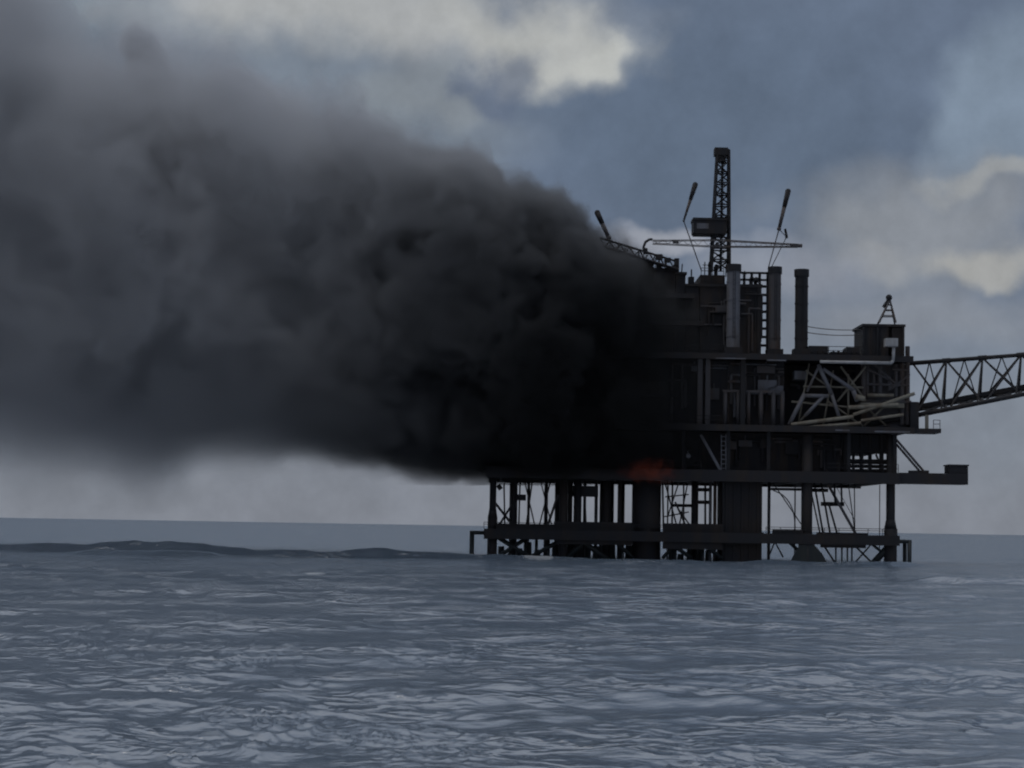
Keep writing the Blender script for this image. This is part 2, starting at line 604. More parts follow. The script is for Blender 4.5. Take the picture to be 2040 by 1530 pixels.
for a_, b_, c_, d_ in ((1738, 1808, 860, 856.5), (1660, 1688, 858.5, 855.5)):   # pale edge plates along the deck
    mb = MB()
    mb.box(xx(a_), xx(b_), YF - 1.46, YF - 1.41, zl(c_), zl(d_))
    mb.build('edge_plate', M_GREY, md)

# --- upper deck
mb = MB()
xu0, xu1 = xx(1170), xx(1816)
mb.box(xu0, xu1, YF - 0.8, YB, Z_UP0 + 0.2, Z_UP1)
mb.box(xu0, xu1, YF - 1.0, YF - 0.7, Z_UP0, Z_UP1 + 0.05)
ud = part(mb, 'upper_deck', M_DECK)
for a_, b_, c_, d_ in ((1422, 1482, 716.5, 714), (1524, 1562, 720.5, 717.5)):
    mb = MB()
    mb.box(xx(a_), xx(b_), YF - 1.07, YF - 1.02, zl(c_, (a_ + b_) / 2), zl(d_, (a_ + b_) / 2))
    mb.build('edge_plate', M_GREY, ud)
r_ = MB()
rail(r_, (xx(1180), YF - 0.85, Z_UP1 + .05), (xx(1440), YF - 0.85, Z_UP1 + .05))
r_.build('railing', M_DARK, ud)
r_ = MB()
rail(r_, (xx(1610), YF - 0.85, Z_UP1 + .05), (xx(1722), YF - 0.85, Z_UP1 + .05))
r_.build('railing', M_DARK, ud)
# --- decks of the left side, deep in the smoke
for p0, p1, py in ((1200, 1400, 640), (1180, 1380, 585), (1060, 1350, 783)):
    mb = MB()
    z = zl(py, p1)
    mb.box(xx(p0), xx(p1), YF + 0.6, YB - 2, z - 0.35, z)
    mb.box(xx(p0), xx(p1), YF + 0.3, YF + 0.6, z - 0.5, z + 0.05)
    part(mb, 'mezzanine_deck', M_DECK)

# --- legs
def leg(px, py0, py1, r, Yy, flare=None):
    mb = MB()
    x = xx(px, Yy, 1050)
    mb.tube((x, Yy, zl(py0, px) if py0 else Z_CEL0), (x, Yy, ZW), r, n=16)
    if flare:
        zf = at(px, flare, Yy).z
        mb.tube((x, Yy, zf), (x, Yy, zf - 1.2), r, r * 1.45, n=16)
        mb.tube((x, Yy, zf - 1.2), (x, Yy, ZW), r * 1.45, n=16)
    return part(mb, 'leg', M_DARK, True)


leg(981, None, 0, 0.42, YF + 0.4, 1012)
leg(1122, None, 0, 0.52, YF + 0.6)
leg(1288, None, 0, 1.78, YF + 2.4)
leg(1607, 866, 0, 0.70, YF + 0.1, 1062)
leg(1774, 866, 0, 0.56, YF + 0.4, 1035)
for px in (1022, 1150, 1295, 1478, 1610, 1775):
    leg(px, None, 0, 0.55, YB - 1)

# --- wide caisson block in the middle (conductor bay)
mb = MB()
mb.box(xx(1441), xx(1520), YF + 0.6, YF + 7, ZW, Z_CEL0 + 0.02)
mb.box(xx(1438), xx(1523), YF + 0.4, YF + 7.2, zl(1082, 1480), zl(1060, 1480))
for k in range(5):
    x = xx(1441) + (xx(1520) - xx(1441)) * (k + 0.5) / 5
    mb.box(x - 0.12, x + 0.12, YF + 0.45, YF + 0.6, ZW, Z_CEL0)
part(mb, 'caisson', M_DARK)


def pipe(px, py0, py1, r, Yy, mat=M_DARK, px2=None, name='conductor_pipe'):
    mb = MB()
    a_ = at(px, py0, Yy)
    b_ = at(px2 if px2 else px, py1, Yy)
    if not px2: a_.x = b_.x
    if py0 < 966: a_.z = min(a_.z, Z_CEL0 + 0.03)
    if py1 > 1100: b_.z = ZW
    mb.tube(a_, b_, r)
    return part(mb, name, mat, True)


for px, r, Yy, mat in ((1022, 0.26, 252, M_DARK), (1051, 0.18, 266, M_MID), (1086, 0.26, 268, M_MID), (1134, 0.3, 253, M_DARK), (1149, 0.5, 252, M_DARK), (1108, 0.3, 256, M_DARK), (1163, 0.2, 258, M_DARK), (1199, 0.4, 255, M_DARK), (1217, 0.3, 258, M_DARK), (1240, 0.2, 258, M_DARK),
                       (1186, 0.22, 253, M_DARK), (1207, 0.52, 253, M_DARK), (1233, 0.28, 252, M_DARK), (1262, 0.3, 262, M_DARK), (1329, 0.10, 254, M_MID), (1338, 0.12, 258, M_MID),
                       (1383, 0.46, 254, M_DARK), (1414, 0.2, 252, M_GREY), (1423, 0.22, 252, M_MID), (1434, 0.3, 252, M_DARK), (1531, 0.2, 251, M_DARK),
                       (1583, 0.09, 256, M_MID), (1752, 0.06, 254, M_MID), (1598, 0.18, 258, M_DARK)):
    pipe(px, 958, 1120, r, Yy, mat)

# --- horizontal members high between the legs
def hbeam(px0, px1, py0, py1, Yy, dd=0.8, mat=M_DARK, name='cross_beam'):
    mb = MB()
    pm = (px0 + px1) / 2
    mb.box(xx(px0, Yy, py0), xx(px1, Yy, py0), Yy, Yy + dd, at(pm, py1, Yy).z, at(pm, py0, Yy).z)
    return part(mb, name, mat)


hbeam(1026, 1048, 985, 997, 252)
hbeam(1142, 1192, 968, 989, 252.4, 3)
hbeam(1386, 1418, 972, 979, 253.5)
hbeam(1386, 1416, 997, 1004, 253.5)
hbeam(1531, 1600, 972, 977, 251.5)
hbeam(1616, 1650, 973, 980, 251.5)
hbeam(1640, 1682, 1000, 1008, 252, 2.0)
hbeam(1338, 1380, 1004, 1010, 255)

# --- lower walkway around the legs
mb = MB()
mb.box(xx(966), xx(1790), YF - 0.9, YF + 1.6, zl(1076), zl(1071))
mb.box(xx(966), xx(1790), YF - 1.0, YF - 0.8, zl(1084), zl(1064))
mb.box(xx(966), xx(1770), YB - 2.5, YB, zl(1078), zl(1070))
for k in range(8):
    x = xx(990) + (xx(1760) - xx(990)) * k / 7
    mb.box(x - 0.12, x + 0.12, YF + 1.6, YB - 2.5, zl(1080), zl(1072))
lw = part(mb, 'lower_walkway', M_DARK)
r_ = MB()
for a_, b_, c_, d_ in ((990, 1105, 1064, 1053), (1105, 1260, 1064, 1047), (1322, 1440, 1064, 1047), (1322, 1440, 1098, 1084), (1110, 1262, 1092, 1084), (1540, 1600, 1064, 1056), (1628, 1728, 1064, 1060), (1636, 1724, 1090, 1083.9)):
    mb = MB()
    mb.box(xx(a_), xx(b_), YF - 0.6, YF + 0.4, zl(c_), zl(d_))
    mb.build('pipe_tray', M_DARK, lw)
rail(r_, (xx(966), YF - 0.9, zl(1064)), (xx(1440), YF - 0.9, zl(1064)), h=0.8)
r_.build('railing', M_DARK, lw)
r_ = MB()
rail(r_, (xx(1525), YF - 0.9, zl(1064)), (xx(1785), YF - 0.9, zl(1064)), h=0.8)
r_.build('railing', M_DARK, lw)

# --- braces near the water
def brace(p, q, r, Yy, Y2=None, mat=M_WET, name='brace'):
    mb = MB()
    mb.tube(at(p[0], p[1], Yy), at(q[0], q[1], Y2 or Yy), r)
    return part(mb, name, mat, True)


for p, q, r in (((985, 1066), (1052, 1108), 0.28), ((1052, 1070), (988, 1112), 0.26), ((1130, 1112), (1185, 1060), 0.32), ((1140, 1064), (1212, 1116), 0.34),
                ((1560, 1068), (1606, 1112), 0.22), ((1732, 1080), (1772, 1112), 0.18), ((1740, 1122), (1776, 1082), 0.42), ((1328, 1078), (1378, 1112), 0.26),
                ((1320, 1112), (1350, 1078), 0.22), ((1378, 1066), (1440, 1114), 0.25), ((1060, 1108), (1125, 1072), 0.25), ((1215, 1070), (1262, 1112), 0.24)):
    brace(p, q, r, YF + 0.5)
for p, q, r in (((1536, 1064), (1560, 1110), .1), ((1550, 1064), (1530, 1112), .1), ((1540, 962), (1600, 1050), .07), ((1612, 962), (1634, 1064), .1), ((1690, 964), (1702, 1052), .07), ((1702, 962), (1703, 1064), .07),
                ((1628, 1066), (1664, 1122), .12), ((1700, 1084), (1736, 1120), .12), ((1736, 1084), (1704, 1120), .1), ((1004, 962), (1006, 1064), .1), ((1036, 962), (1033, 1064), .1), ((1060, 962), (1046, 1064), .1),
                ((1096, 962), (1070, 1064), .09), ((1165, 989), (1168, 1064), .12), ((1320, 962), (1322, 1064), .12), ((1370, 962), (1350, 1064), .09), ((1350, 1012), (1384, 1060), .1), ((1405, 962), (1405, 1064), .14)):
    brace(p, q, r, YF + 1.4, mat=M_DARK)
for px in (1665, 1677, 1688, 1697):
    pipe(px, 1084, 1121, 0.11, YF - 0.2, M_WET, name='landing_post')
for px in (1046, 1068, 1092, 1240, 1345, 1400, 1513):
    pipe(px, 1074, 1121, 0.2, YF + 0.8, M_WET, name='landing_post')
# low collars, dark masses at the waterline
for p0, p1, py in ((1100, 1262, 1088), (1330, 1440, 1097), (992, 1100, 1101)):
    n_ = int((p1 - p0) / 16)
    for k in range(n_):
        mb = MB()
        c = xx(p0 + (p1 - p0) * (k + 0.5) / n_, YF + 3)
        h = zl(py + 10 * math.sin(k * 1.7) + random.uniform(-4, 6))
        mb.tube((c, YF + 3 + random.uniform(-1, 1), ZW), (c, YF + 3, h), 0.5, 0.38, n=8)
        part(mb, 'pile', M_WET)
mb = MB()   # stepped landing at the middle leg
mb.add([tuple(at(px, py, Yy)) for Yy in (YF - 0.9, YF + 1.6) for px, py in ((1570, 1128), (1652, 1128), (1638, 1103), (1622, 1085), (1593, 1085), (1582, 1103))],
       [(0, 1, 2, 3, 4, 5), (11, 10, 9, 8, 7, 6)] + [(k, k + 6, (k + 1) % 6 + 6, (k + 1) % 6) for k in range(6)])
part(mb, 'boat_landing', M_WET)
# fenders
for pa, pb, pt, pw in ((940, 968, 1061, 1106), (1812, 1780, 1079, 1122)):
    mb = MB()
    c, d = at(pa, pt, YF), at(pb, pt, YF)
    d.z = c.z
    mb.tube(c + Vector((0, 0, 0.2)), Vector((c.x, c.y, ZW)), 0.27)
    mb.tube(c, d, 0.24)
    mb.tube(c + Vector((0, 3, .2)), Vector((c.x, c.y + 3, ZW)), 0.27)
    mb.tube(c + Vector((0, 3, 0)), d + Vector((0, 3, 0)), 0.24)
    mb.tube(c, c + Vector((0, 3, 0)), 0.24)
    part(mb, 'boat_fender', M_WET, True)

# --- stairs from the cellar deck to the lower walkway
st = MB()
for Yy in (YF + 1.2, YF + 2.3):
    st.beam(at(1650, 966, Yy), at(1704, 1062, Yy), 0.16, 0.34)
    st.beam(at(1646, 950, Yy) + Vector((0, 0, 1)), at(1704, 1046, Yy) + Vector((0, 0, .5)), 0.07)
for k in range(14):
    t = (k + 0.5) / 14
    a_ = at(1650 + 54 * t, 966 + 96 * t, YF + 1.2); b_ = at(1650 + 54 * t, 966 + 96 * t, YF + 2.3)
    st.beam(a_, b_, 0.26, 0.05)
stair = part(st, 'stair', M_MID)
for (p, q) in (((1622, 962), (1640, 1064)), ((1636, 962), (1654, 1064)), ((1650, 1000), (1668, 1064)), ((1676, 962), (1677, 1004)), ((1662, 962), (1664, 1004))):
    brace(p, q, 0.13, YF + 1, mat=M_DARK, name='riser_pipe')
# slack hose under the deck
hs = MB()
pts = []
for k in range(15):
    t = k / 14
    p0, p1, p2, p3 = (1540, 977), (1566, 985), (1585, 1005), (1584, 1058)
    bx = (1 - t) ** 3 * p0[0] + 3 * t * (1 - t) ** 2 * p1[0] + 3 * t * t * (1 - t) * p2[0] + t ** 3 * p3[0]
    by = (1 - t) ** 3 * p0[1] + 3 * t * (1 - t) ** 2 * p1[1] + 3 * t * t * (1 - t) * p2[1] + t ** 3 * p3[1]
    pts.append(at(bx, by, YF + 2))
hs.path(pts, 0.07)
part(hs, 'hose', M_DARK)
# access scaffold in the bay beside the thick leg
sc = MB()
for (p, q, r) in (((1325, 962), (1352, 1062), .10), ((1352, 962), (1330, 1030), .09), ((1345, 1000), (1372, 1060), .12), ((1362, 962), (1362, 1066), .11), ((1320, 1030), (1372, 1020), .08), ((1325, 990), (1372, 985), .08)):
    sc.tube(at(p[0], p[1], YF + 4), at(q[0], q[1], YF + 4), r)
part(sc, 'scaffold', M_MID)
sc = MB()
for (p, q, r) in (((985, 1000), (1020, 1045), .16), ((1020, 1005), (992, 1050), .14), ((1046, 962), (1066, 1050), .09), ((1090, 1050), (1112, 985), .16), ((1078, 962), (1100, 1050), .08), ((992, 966), (998, 975), .3)):
    sc.tube(at(p[0], p[1], YF + 5), at(q[0], q[1], YF + 5), r)
part(sc, 'scaffold', M_MID)

# --- enclosed cellar level
def clad(mb, x0, x1, yf, yb, z0, z1, pitch=0.9):
    """ribbed wall box"""
    mb.box(x0, x1, yf, yb, z0, z1)
    n_ = max(2, int((x1 - x0) / pitch))
    for k in range(n_ + 1):
        x = x0 + 0.06 + (x1 - x0 - 0.12) * k / n_
        mb.box(x - 0.06, x + 0.06, yf - 0.08, yf - 0.003, z0 + 0.02, z1 - 0.02)


mb = MB()
clad(mb, xx(1010), xx(1682), YF + 3.0, YB - 3, Z_CEL1 + 0.11, Z_MAIN0 - 0.01, 1.6)
part(mb, 'cellar_wall', M_WALL)
for px in (1010, 1120, 1240, 1360, 1450, 1530, 1690, 1782):
    mb = MB()
    x = xx(px)
    mb.box(x - 0.22, x + 0.22, YF - 0.4, YF + 0.1, Z_CEL1 + 0.11, Z_MAIN0 + 0.01)
    part(mb, 'column', M_DARK)
# pipework with gaps at the right end of the cellar level
mb = MB()
for (a_, b_, r) in (((1684, 868), (1684, 940), .3), ((1700, 866), (1700, 940), .2), ((1716, 866), (1716, 940), .28), ((1733, 866), (1733, 940), .26), ((1756, 866), (1756, 940), .3), ((1770, 866), (1770, 940), .26),
                    ((1684, 919), (1782, 920), .3), ((1684, 928), (1782, 930), .22), ((1684, 899), (1782, 900), .3), ((1684, 938), (1782, 938), .25), ((1745, 905), (1758, 938), .14)):
    mb.tube(at(a_[0], a_[1], YF + 3), at(b_[0], b_[1], YF + 3), r)
mb.box(xx(1684), xx(1782), YF + 3, YB - 4, zl(896, 1730), Z_MAIN0 - .01)
mb.box(xx(1684), xx(1700, YF), YF + 3.2, YB - 4, zl(940, 1730), zl(896, 1730))
part(mb, 'manifold', M_DARK)
# zigzag stair on the cellar level front
st = MB()
for Yy in (YF - 0.2, YF + 0.7):
    st.beam(at(1396, 866, Yy), at(1436, 938, Yy), 0.12, 0.34)
for k in range(11):
    t = (k + 0.5) / 11
    st.beam(at(1396 + 40 * t, 866 + 72 * t, YF - 0.2), at(1396 + 40 * t, 866 + 72 * t, YF + 0.7), 0.26, 0.05)
part(st, 'stair', M_GREY)
ld = MB()
for px in (1437, 1446):
    ld.beam(at(px, 866, YF - 0.3), at(px, 944, YF - 0.3), 0.1)
for k in range(9):
    ld.beam(at(1437, 870 + 9 * k, YF - 0.3), at(1446, 870 + 9 * k, YF - 0.3), 0.1)
part(ld, 'ladder', M_GREY)
for px, py in ((1185, 864), (1371, 908)):
    mb = MB()
    c = at(px, py, YF - 1.5)
    mb.tube(c + Vector((0, -0.25, 0)), c + Vector((0, 0.35, 0)), 0.3, 0.2)
    mb.beam(c + Vector((0, 0.2, 0.2)), c + Vector((0, 1.2, 0.6)), 0.1)
    part(mb, 'floodlight', M_GREY)

# --- production level between main and upper decks
mb = MB()
clad(mb, xx(1040), xx(1565), YF + 2.0, YB - 3, Z_MAIN1 + 0.02, Z_UP0 - 0.01, 1.3)
clad(mb, xx(1566), xx(1800), YF + 7.0, YB - 3, Z_MAIN1 + 0.02, Z_UP0 - 0.01, 1.3)
part(mb, 'production_wall', M_WALL)
for px in (1445, 1471, 1491, 1516, 1541, 1559):
    mb = MB()
    x = xx(px, YF + .5, 800)
    mb.tube((x, YF + 0.6, Z_MAIN1), (x, YF + 0.6, zl(779, px)), 0.27)
    part(mb, 'riser_pipe', M_MID, True)
hbeam(1440, 1562, 777, 782, YF + 0.4, 0.5, M_MID, 'header_pipe')
hbeam(1450, 1475, 757, 762, YF + 1.4, 0.5, M_MID, 'header_pipe')
for px in (1392, 1408, 1478):
    mb = MB()
    x = xx(px)
    mb.box(x - 0.3, x + 0.3, YF - 0.3, YF + 0.3, Z_MAIN1, Z_UP0)
    part(mb, 'column', M_MID if px != 1478 else M_DARK)
mb = MB()
clad(mb, xx(1585), xx(1611), YF + 1.5, YF + 4, zl(754, 1598), zl(737, 1598), 0.5)
mb.box(xx(1590), xx(1606), YF + 3.9, YF + 7.0, zl(750, 1598), zl(740, 1598))
part(mb, 'control_panel', M_GREY)
# pipe runs, ducts and junction boxes over the flat walls
prs = random.Random(5)
def run(x0, x1, py0, py1, yw, n_, mats):
    for k in range(n_):
        mb = MB()
        px = prs.uniform(x0, x1)
        r = prs.uniform(0.08, 0.22)
        yy = yw - r - prs.uniform(0.02, 0.25)
        za, zb2 = zl(prs.uniform(py0, py0 + (py1 - py0) * .5), px), zl(prs.uniform(py0 + (py1 - py0) * .5, py1), px)
        xa = xx(px, yy)
        ln_ = prs.uniform(15, 70)
        xb2 = xx(min(x1, px + ln_), yy)
        kind = prs.random()
        if kind < 0.4:
            mb.path([(xa, yy, zb2), (xa, yy, za), (xb2, yy, za)], r)
        elif kind < 0.7:
            mb.path([(xa, yy, za), (xb2, yy, za), (xb2, yy, zb2)], r)
        else:
            h = prs.uniform(0.5, 1.6)
            w2 = prs.uniform(0.4, 1.2)
            mb.box(xa - w2, xa + w2, yw - .6, yw - .09, za - h, za)
            mb.tube((xa, yw - .35, za), (xa, yw - .35, za + .6), .1)
            mb.box(xa - w2 * .8, xa + w2 * .8, yw - .63, yw - .602, za - h * .8, za - h * .2)
        part(mb, 'junction_box' if kind >= 0.7 else 'pipe_run', prs.choice(mats))
run(1300, 1560, 722, 846, YF + 2.0, 26, (M_MID, M_MID, M_DECK, M_GREY))
run(1570, 1720, 724, 800, YF + 7.0, 10, (M_MID, M_MID, M_DECK))
run(1440, 1675, 868, 936, YF + 3.0, 16, (M_MID, M_DECK, M_DECK))
run(1396, 1515, 575, 700, YF + 3.2, 14, (M_MID, M_DECK, M_DECK))
# lighter tubular frame carrying the boom
for p, q, r in (((1630, 726), (1657, 786), 0.26), ((1640, 735), (1704, 780), 0.24), ((1603, 784), (1572, 846), 0.27), ((1640, 790), (1604, 828), 0.22), ((1604, 788), (1650, 789), 0.24),
                ((1632, 728), (1608, 780), 0.16), ((1657, 786), (1672, 832), 0.24), ((1700, 778), (1708, 800), 0.3)):
    brace(p, q, r, YF - 0.2, mat=M_GREY, name='frame_tube')
for p, q, r in (((1612, 724), (1590, 846), .12), ((1660, 738), (1640, 846), .12), ((1675, 730), (1725, 800), .15), ((1725, 730), (1668, 800), .14), ((1690, 745), (1690, 846), .13),
                ((1600, 770), (1720, 772), .13), ((1577, 800), (1700, 812), .14), ((1590, 842), (1640, 792), .13), ((1650, 800), (1720, 850), .12), ((1605, 738), (1650, 770), .12), ((1720, 806), (1765, 848), .14), ((1765, 806), (1722, 848), .14)):
    brace(p, q, r, YF + 0.6, mat=M_OLIVE, name='frame_tube')
# vertical clutter of pipes at the right end
mb = MB()
for px, py0, py1, r in ((1728, 724, 785, .22), (1741, 745, 782, .18), (1753, 730, 786, .3), (1773, 760, 778, .3), (1785, 726, 790, .25), (1797, 724, 846, .3), (1808, 690, 846, .3), (1720, 724, 800, .35)):
    mb.tube(at(px, py0, YF + 1.5), at(px, py1, YF + 1.5), r)
for a_, b_, r in (((1728, 735), (1770, 755), .16), ((1740, 724), (1790, 770), .16), ((1775, 775), (1812, 745), .18), ((1725, 765), (1812, 768), .16), ((1778, 735), (1812, 738), .2), ((1725, 800), (1815, 802), .25)):
    mb.tube(at(a_[0], a_[1], YF + 1.3), at(b_[0], b_[1], YF + 1.3), r)
mb.box(xx(1722), xx(1814), YF + 2.2, YF + 9, Z_MAIN1, zl(722, 1760))
part(mb, 'pipe_rack', M_MID)
mb = MB()
mb.tube(at(1728, 787, YF + 0.4), at(1780, 788, YF + 0.4), 0.22)
part(mb, 'header_pipe', M_OLIVE, True)
# long pale pipe with a riser elbow
mb = MB()
pz = at(1700, 722, YF - 1.2).z
p_ = [Vector((xx(1629), YF - 1.3, pz)), Vector((xx(1771), YF - 1.3, pz)), Vector((xx(1774.5), YF - 1.3, pz + 0.3)), Vector((xx(1775.5), YF - 1.3, zl(694, 1775)))]
mb.path(p_, 0.2, n=10)
pp = part(mb, 'process_pipe', M_PALE, True, label='pale bent process pipe')
mb = MB()
mb.box(xx(1759), xx(1783), YF - 1.7, YF - 0.2, zl(692, 1770), zl(676, 1770))
mb.box(xx(1762), xx(1780), YF - 1.75, YF - 1.703, zl(689, 1770), zl(679, 1770))
mb.build('valve_box', M_PALE, pp)

# --- flare boom
boom = thing('flare_boom', at(1818, 830, 254), 'long lattice boom sloping up to the right from the edge of the platform', 'boom')
TIPX = 2330
def bline(pa, pb, Ya, Yb, t):
    return at(pa[0] + (pb[0] - pa[0]) * t, pa[1] + (pb[1] - pa[1]) * t, Ya + (Yb - Ya) * t)
def ext(pa, pb, px):
    return (px, pa[1] + (pb[1] - pa[1]) * (px - pa[0]) / (pb[0] - pa[0]))
tA, tB = (1600, 741), ext((1818, 724), (2040, 707), TIPX)
tA = (1812, 724)
fA, fB = (1705, 838), ext((1830, 813), (2040, 774), TIPX)
nA, nB = (1700, 852), ext((1832, 829), (2040, 787), TIPX)
top = lambda t: bline(tA, tB, 256, 258, t)
far = lambda t: bline(fA, fB, 261, 260, t)
nea = lambda t: bline(nA, nB, 251.2, 256, t)
tt = lambda px, A_, B_: (px - A_[0]) / (B_[0] - A_[0])
mb = MB(); mb.tube(top(0), top(1), 0.29, 0.2); mb.build('chord', M_DARK, boom, True)
mb = MB(); mb.tube(far(0), far(1), 0.38, 0.26); mb.build('chord', M_DARK, boom, True)
mb = MB(); mb.tube(nea(0), nea(1), 0.33, 0.24); mb.build('chord', M_DARK, boom, True)
mb = MB()   # walkway strip on the lower chords
n_ = 44
for k in range(n_):
    a_, b_ = far(k / n_), far((k + 1) / n_)
    mb.beam(a_ + Vector((0, -1.2, .16)), b_ + Vector((0, -1.2, .16)), 1.5, 0.14)
    mb.beam(a_ + Vector((0, -1.95, .3)), b_ + Vector((0, -1.95, .3)), .12, .5)
mb.build('catwalk', M_DARK, boom)
mb = MB()
T = [1818, 1885, 1957, 2034, 2105, 2172, 2235, 2292]
for i in range(len(T) - 1):
    a_, b_ = T[i], T[i + 1]
    mid = (a_ + b_) / 2
    ft = lambda p: far(tt(p, fA, fB)); nt_ = lambda p: nea(tt(p, nA, nB)); tp = lambda p: top(tt(p, tA, tB))
    r = 0.15
    mb.tube(tp(b_), ft(a_ + 8), r); mb.tube(tp(a_), ft(b_ - 6), r * .8)
    mb.tube(tp(a_), nt_(b_), r * 0.8); mb.tube(tp(b_), nt_(a_ + 6), r * .8)
    mb.tube(tp(mid), ft(a_ + 12), r * .55); mb.tube(tp(mid), ft(b_ - 12), r * .55)
    mb.tube(tp(b_), ft(b_ - 4), r * .9); mb.tube(tp(b_), nt_(b_ - 10), r * .8)
    mb.tube(ft(b_), nt_(b_), r); mb.tube(ft(a_ + 6), nt_(b_), r * .9); mb.tube(nt_(a_ + 6), ft(b_), r * .9)
    mb.tube(tp(b_ - 8), tp(b_ + 8), 0.34)
mb.build('lattice', M_DARK, boom)
mb = MB()
for p, q, r in (((1700, 826), (1822, 784), .22), ((1690, 812), (1790, 806), .26), ((1576, 846), (1700, 830), .24), ((1590, 853), (1715, 843), .22), ((1705, 790), (1722, 795), .35), ((1715, 838), (1800, 826), .18)):
    mb.tube(at(p[0], p[1], YF - 0.7), at(q[0], q[1], YF - 0.7), r)
mb.box(xx(1712), xx(1800), YF - 0.4, YF + 1, zl(812, 1750), zl(803, 1750))
mb.build('hinge_frame', M_OLIVE, boom)
mb = MB()
mb.box(xx(1815), xx(1832), YF + 0.5, YF + 9, Z_MAIN1, zl(800, 1820))
mb.build('foot', M_DARK, boom)

# --- main house on the upper deck
def yb_(p): return p
house = thing('process_module', (xx(1465), YF + 4, Z_UP1), 'dark boxy plant module rising behind the tall grey stacks', 'module')
mb = MB()
clad(mb, xx(1396), xx(1519), YF + 3.2, YB - 6, Z_UP1, zl(566, 1460), 1.1)
hw = mb.build('wall', M_WALL, house)
mb = MB()
mb.box(xx(1391), xx(1522), YF + 2.9, YB - 5.7, zl(566, 1460), zl(560, 1460))
mb.build('roof', M_DECK, house)
mb = MB()
clad(mb, xx(1396), xx(1446), YF + 3.4, YF + 12, zl(560, 1420), zl(541, 1420), 0.8)
mb.build('penthouse', M_WALL, house)
mb = MB()   # frame of posts with open squares at the roof corner
for px in (1479, 1494, 1510, 1526, 1535):
    x = xx(px, YF + 3.4)
    mb.box(x - 0.16, x + 0.16, YF + 3.2, YF + 3.5, zl(566, px) if px < 1520 else Z_UP1, zl(535, px))
for py in (535, 549):
    mb.box(xx(1474), xx(1536), YF + 3.2, YF + 3.5, zl(py + 4, 1505), zl(py, 1505))
for k in range(8):
    py = 562 + 17 * k
    mb.box(xx(1512), xx(1536), YF + 3.15, YF + 3.45, zl(py + 5, 1525), zl(py, 1525))
mb.box(xx(1512), xx(1520), YF + 3.0, YF + 3.3, Z_UP1, zl(560, 1516))
mb.build('frame', M_DARK, house)
for py in (640, 603):
    mb = MB()
    mb.box(xx(1397), xx(1440), YF + 2.9, YF + 3.11, zl(py + 3, 1420), zl(py, 1420))
    mb.build('gallery', M_MID, house)

r_ = MB()
rail(r_, (xx(1397), YF + 3.0, zl(560, 1460)), (xx(1442), YF + 3.0, zl(560, 1460)))
r_.build('railing', M_DARK, house)
r_ = MB()
rail(r_, (xx(1398), YF + 3.6, zl(541, 1420)), (xx(1444), YF + 3.6, zl(541, 1420)), h=.9)
r_.build('railing', M_DARK, house)
prs = random.Random(9)
for k in range(9):
    px = 1400 + 13 * k + prs.uniform(-4, 4)
    zb_ = zl(541, 1420) if px < 1444 else zl(560, 1460)
    mb = MB()
    hgt = prs.uniform(.5, 1.5)
    x = xx(px, YF + 5)
    if k % 3 == 0:
        mb.tube((x, YF + 5, zb_), (x, YF + 5, zb_ + hgt + 1), .07)
        mb.tube((x - .3, YF + 5, zb_ + hgt + .6), (x + .3, YF + 5, zb_ + hgt + .6), .05)
        mb.build('aerial', M_DARK, house)
    else:
        mb.tube((x, YF + 5, zb_), (x, YF + 5, zb_ + hgt), .25)
        mb.tube((x, YF + 5, zb_ + hgt), (x + .1, YF + 4.6, zb_ + hgt + .3), .33)
        mb.build('roof_vent', M_DARK, house)

# --- three stacks
for px, w_, py0, py1, Yy, mat, lab in ((1460, 28, 527, 708, YF + 1.2, M_GREY, 'pale grey square stack at the left of three, in front of the dark module'),
                                       (1542.5, 26, 532, 706, YF + 2.6, M_MID, 'middle dark stack, beside the open frame of the module'),
                                       (1596, 27, 537, 700, YF + 1.6, M_DARK, 'black stack standing clear against the sky, nearest the low boxes')):
    xc = xx(px, Yy, 700)
    s_ = thing('exhaust_stack', (xc, Yy, Z_UP1), lab, 'stack', 'exhaust stacks on the upper deck')
    r = w_ / 2 / 16.0
    zt = at(px, py0, Yy).z
    mb = MB()
    mb.tube((xc, Yy, Z_UP1), (xc, Yy, zt - 0.9), r * 0.97, n=18)
    for k in range(4):
        zz = Z_UP1 + (zt - Z_UP1) * (k + 1) / 5
        mb.tube((xc, Yy, zz), (xc, Yy, zz + 0.15), r * 1.04, n=18)
    mb.build('flue', mat, s_)
    mb = MB(); mb.tube((xc, Yy, zt - 0.9), (xc, Yy, zt), r * 1.12, n=18); mb.tube((xc, Yy, zt), (xc, Yy, zt + 0.02), r * 0.8, n=18)
    mb.build('cap', M_DARK, s_)
    mb = MB()
    mb.box(xc - r * 1.25, xc + r * 1.25, Yy - r * 1.25, Yy + r * 1.25, Z_UP1, Z_UP1 + 0.9)
    mb.build('base', M_DARK, s_)
    mb = MB()
    for s in (-.14, .14):
        mb.beam((xc + s, Yy - r - .1, Z_UP1 + 2), (xc + s, Yy - r - .1, zt - 1), 0.05)
    for k in range(int((zt - Z_UP1 - 3) / .6)):
        mb.beam((xc - .14, Yy - r - .1, Z_UP1 + 2.2 + k * .6), (xc + .14, Yy - r - .1, Z_UP1 + 2.2 + k * .6), 0.04)
    mb.build('ladder', M_DARK, s_)

